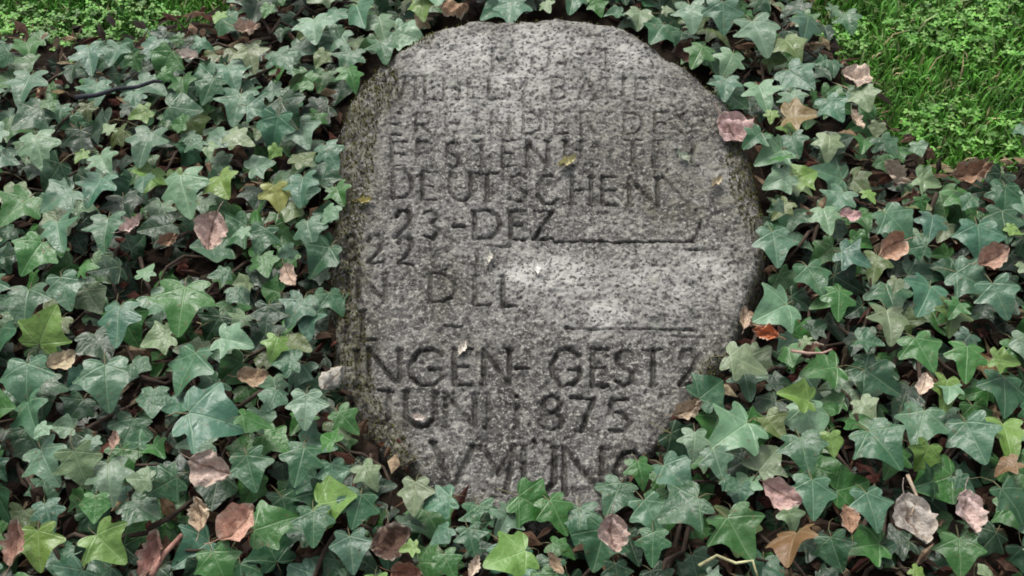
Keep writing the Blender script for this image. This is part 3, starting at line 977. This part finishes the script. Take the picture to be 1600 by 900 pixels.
for k, root in enumerate(roots):
    for s in range(5):
        a = random.uniform(0, 6.28)
        x = y = 0.0
        path = []
        for i in range(9):
            path.append((x, y, random.uniform(0.012, 0.05)))
            a += random.gauss(0, .35)
            x += 0.026 * math.cos(a)
            y += 0.026 * math.sin(a)
        w = [np.array(q) + np.array(root.location) for q in path]
        q = to_pixel(np.array(w))
        ok = (poly_sd(q[:, 0], q[:, 1], STONE_PX) < -12) & (q[:, 1] > grass_edge(q[:, 0]) + 12)
        n = 0
        while n < len(path) and ok[n]:
            n += 1
        if n >= 3:
            V, Fc = tube(path[:n], 0.0030, 0.0016)
            mesh_obj('stem', V, Fc, M_STEM, root)

# leaf litter on the soil ------------------------------------------------------
nL = 5200
LV, LF, LC = [], [], []
x, y = rng.uniform(-1.0, 1.0, nL * 2), rng.uniform(-0.55, 0.75, nL * 2)
q = to_pixel(np.stack([x, y, 0 * x], -1))
ok = (q[:, 1] > grass_edge(q[:, 0]) - 10) & (poly_sd(q[:, 0], q[:, 1], STONE_PX) < 4)
x, y = x[ok][:nL], y[ok][:nL]
for px, py in zip(x, y):
    c = random.choice([(0.03, 0.018, 0.012), (0.045, 0.026, 0.016), (0.08, 0.05, 0.03), (0.06, 0.022, 0.016), (0.22, 0.17, 0.11), (0.018, 0.012, 0.009), (0.02, 0.013, 0.009)])
    L, wd = random.uniform(.006, .026), random.uniform(.002, .010)
    a, tl = random.uniform(0, 6.28), random.uniform(-.6, .6)
    z0 = random.uniform(0.012, 0.034)
    d = Vector((math.cos(a), math.sin(a), tl)).normalized()
    s = Vector((-math.sin(a), math.cos(a), random.uniform(-.6, .6))).normalized()
    P = Vector((px, py, z0))
    b = len(LV)
    LV += [tuple(P - d * L), tuple(P - s * wd + Vector((0, 0, .003))), tuple(P + d * L), tuple(P + s * wd - Vector((0, 0, .002))), tuple(P + Vector((0, 0, .004)))]
    LF += [(b, b + 1, b + 4), (b + 1, b + 2, b + 4), (b + 2, b + 3, b + 4), (b + 3, b, b + 4)]
    LC += [vary(c, .3)] * 5
ll = mesh_obj('leaf_litter', LV, LF, M_LITTER, None, False)
cattr(ll.data, 'tint', np.array(LC))
tag(ll, 'brown crumbled leaf litter on the soil between ivy and stone', None, None, 'stuff')


# ------------------------------------------------------------------ fallen dry leaves
def dry_shape(seed, wide, curl, crumple):
    r = random.Random(seed)
    n, cols = 14, 9
    V, Fc = [], []
    p1, p2, p3 = r.uniform(0, 6), r.uniform(0, 6), r.uniform(0, 6)
    notch = [r.uniform(-.07, .05) for _ in range(2 * (n + 1))]
    for i in range(n + 1):
        t = i / n
        w0 = wide * (math.sin(math.pi * min(1, t * .96 + .02)) ** .75) * (1.15 - .3 * t)
        for c in range(cols):
            k = c / (cols - 1) * 2 - 1
            w = w0 + (notch[i * 2 + (k > 0)] * min(1, 4 * t * (1 - t)) if abs(k) > .6 else 0)
            bend = .10 * math.sin(2.2 * t + p3)
            xx, yy = k * max(.004, w) + bend, t + .05 * math.sin(5 * k + p1) * t * (1 - t) * 3
            zz = (curl * (abs(k) ** 2.2 * w * .9 + (t - .5) ** 2 * .7) + crumple * (math.sin(13 * xx + p1 + 6 * t) + math.sin(15 * t + p2 + 5 * k) + .6 * math.sin(23 * t - 9 * k + p3))
                  + .10 * curl * abs(k) * abs(math.sin(9 * t)) - .03 * (abs(k) < .1))
            V.append((xx, yy, zz))
    for i in range(n):
        for c in range(cols - 1):
            Fc.append((i * cols + c, i * cols + c + 1, (i + 1) * cols + c + 1, (i + 1) * cols + c))
    rib = [1.0 if q % cols == cols // 2 else 0.0 for q in range(len(V))]
    b = len(V)
    x0, y0, z0 = V[cols // 2]
    for (dy, dz) in ((0, -.01), (-.16, .03), (-.30, .10)):
        for a in range(3):
            V.append((x0 + .012 * math.cos(a * 2.094) - dy * dy * .8, y0 + dy, z0 + dz + .012 * math.sin(a * 2.094)))
    for q in range(2):
        for a in range(3):
            Fc.append((b + q * 3 + a, b + q * 3 + (a + 1) % 3, b + q * 3 + 3 + (a + 1) % 3, b + q * 3 + 3 + a))
    rib += [.7] * 9
    edge = [max(abs((q % cols) / (cols - 1) * 2 - 1), abs(2 * (q // cols) / n - 1)) for q in range(b)] + [0.0] * 9
    return V, Fc, edge, rib


DRY = []
for i, (wd, cu, cr) in enumerate([(.34, .5, .035), (.40, .9, .05), (.26, 1.2, .045), (.44, .5, .06), (.36, -.6, .06), (.30, .7, .085)]):
    V, Fc, ed, rb = dry_shape(40 + i, wd, cu, cr)
    me = bpy.data.meshes.new('fallen_leaf')
    me.from_pydata(V, [], Fc)
    me.materials.append(M_DRY)
    me.polygons.foreach_set('use_smooth', [True] * len(Fc))
    me.update()
    fattr(me, 'edge', ed)
    fattr(me, 'rib', rb)
    DRY.append(me)
dry_first = {}
for px, py, lpx, deg, col, shp, onst, lab in FALLEN:
    if onst:
        p = on_stone(px, py, 0.012)
    else:
        d = poly_sd(np.array([float(px)]), np.array([float(py)]), STONE_PX)[0]
        p = at(px, py, random.uniform(0.090, 0.102) if d < -20 else 0.085)
        if col in (BROWN,):
            p = at(px, py, 0.07)
    size = 0.78 * lpx * ((p - CAM) @ FWD) / FOC
    if shp not in dry_first:
        o = dry_first[shp] = bpy.data.objects.new('fallen_leaf', DRY[shp])
    else:
        o = dry_first[shp].copy()
    COL.objects.link(o)
    m = leaf_matrix(p, size, math.radians(deg), math.radians(random.uniform(-150, -30)), math.radians(random.uniform(12, 42) if not onst else 14))
    m.translation = Vector(p) - (m.to_3x3() @ Vector((0, 0.5, 0)))
    o.matrix_world = m
    o.color = (*vary(col, .06), 1)
    tag(o, lab, 'dry leaf', 'fallen dry leaves on the grave')

# small petals and scraps lying on the stone
PET = [(722, 546, 26, 60, (.75, .72, .66), 'white petal scrap on the stone above the E of INGEN'),
       (838, 424, 24, 90, (.8, .8, .78), 'thin white scrap on the pale patch in the middle of the stone'),
       (655, 656, 24, -20, (.68, .62, .58), 'pale scrap lying in the U of JUNI'),
       (764, 406, 22, 80, (.62, .62, .56), 'small pale scrap on the stone under DEZ'),
       (886, 256, 32, 20, (.52, .50, .28), 'pale yellow leaf scrap on the stone right of ERSTEN'),
       (1118, 290, 26, 40, (.5, .44, .32), 'beige scrap near the right stone edge'),
       (570, 318, 24, 0, (.5, .46, .2), 'yellowish scrap on the left moss of the stone'),
       (1066, 250, 26, 120, (.40, .46, .38), 'pale green scrap on the upper right of the stone')]
pet0 = None
for px, py, lpx, deg, col, lab in PET:
    p = on_stone(px, py, 0.004)
    size = lpx * ((p - CAM) @ FWD) / FOC
    if pet0 is None:
        me = DRY[2].copy()
        me.name = 'petal_scrap'
        me.materials.clear()
        me.materials.append(M_PETAL)
        o = pet0 = bpy.data.objects.new('petal_scrap', me)
    else:
        o = pet0.copy()
    COL.objects.link(o)
    m = leaf_matrix(p, size, math.radians(deg), math.radians(-90), TILT)
    m.translation = Vector(p) - (m.to_3x3() @ Vector((0, 0.5, 0)))
    o.matrix_world = m
    o.color = (*col, 1)
    tag(o, lab, 'scrap', 'pale scraps on the stone')

# twigs lying on the ivy
TWIGS = [([(118, 152), (150, 149), (182, 139), (214, 136), (240, 127), (268, 128)], .0034, .0022, (.022, .026, .036), 'dark bluish twig lying across the upper left ivy'),
         ([(1236, 548), (1262, 552), (1284, 552), (1300, 546)], .002, .0012, (.36, .24, .20), 'short pinkish twig in the gap right of the rust leaf'),
         ([(1092, 884), (1120, 868), (1150, 880), (1176, 876), (1184, 902)], .0019, .0012, (.42, .42, .24), 'pale greenish winding twig at the bottom edge'),
         ([(1418, 742), (1432, 774), (1424, 806)], .0022, .0014, (.30, .24, .18), 'thin tan twig over the large grey dry leaf'),
         ([(236, 900), (256, 866), (284, 836)], .0035, .0025, (.30, .16, .13), 'reddish twig in the bottom left corner')]
for pts, r0, r1, col, lab in TWIGS:
    base = at(pts[0][0], pts[0][1], 0.1)
    path = [at(a, b, 0.1 + random.uniform(-.006, .008)) - base for a, b in pts]
    fine = []
    for a, b in zip(path[:-1], path[1:]):
        fine += [a + (b - a) * s for s in (0, .5)]
    fine.append(path[-1])
    V, Fc = tube(fine, r0, r1)
    o = mesh_obj('twig', V, Fc, M_TWIG)
    o.location = base
    o.color = (*col, 1)
    tag(o, lab, 'twig', 'twigs on the ivy')

print('leaves per plant', count, 'mass', len(mass_F))
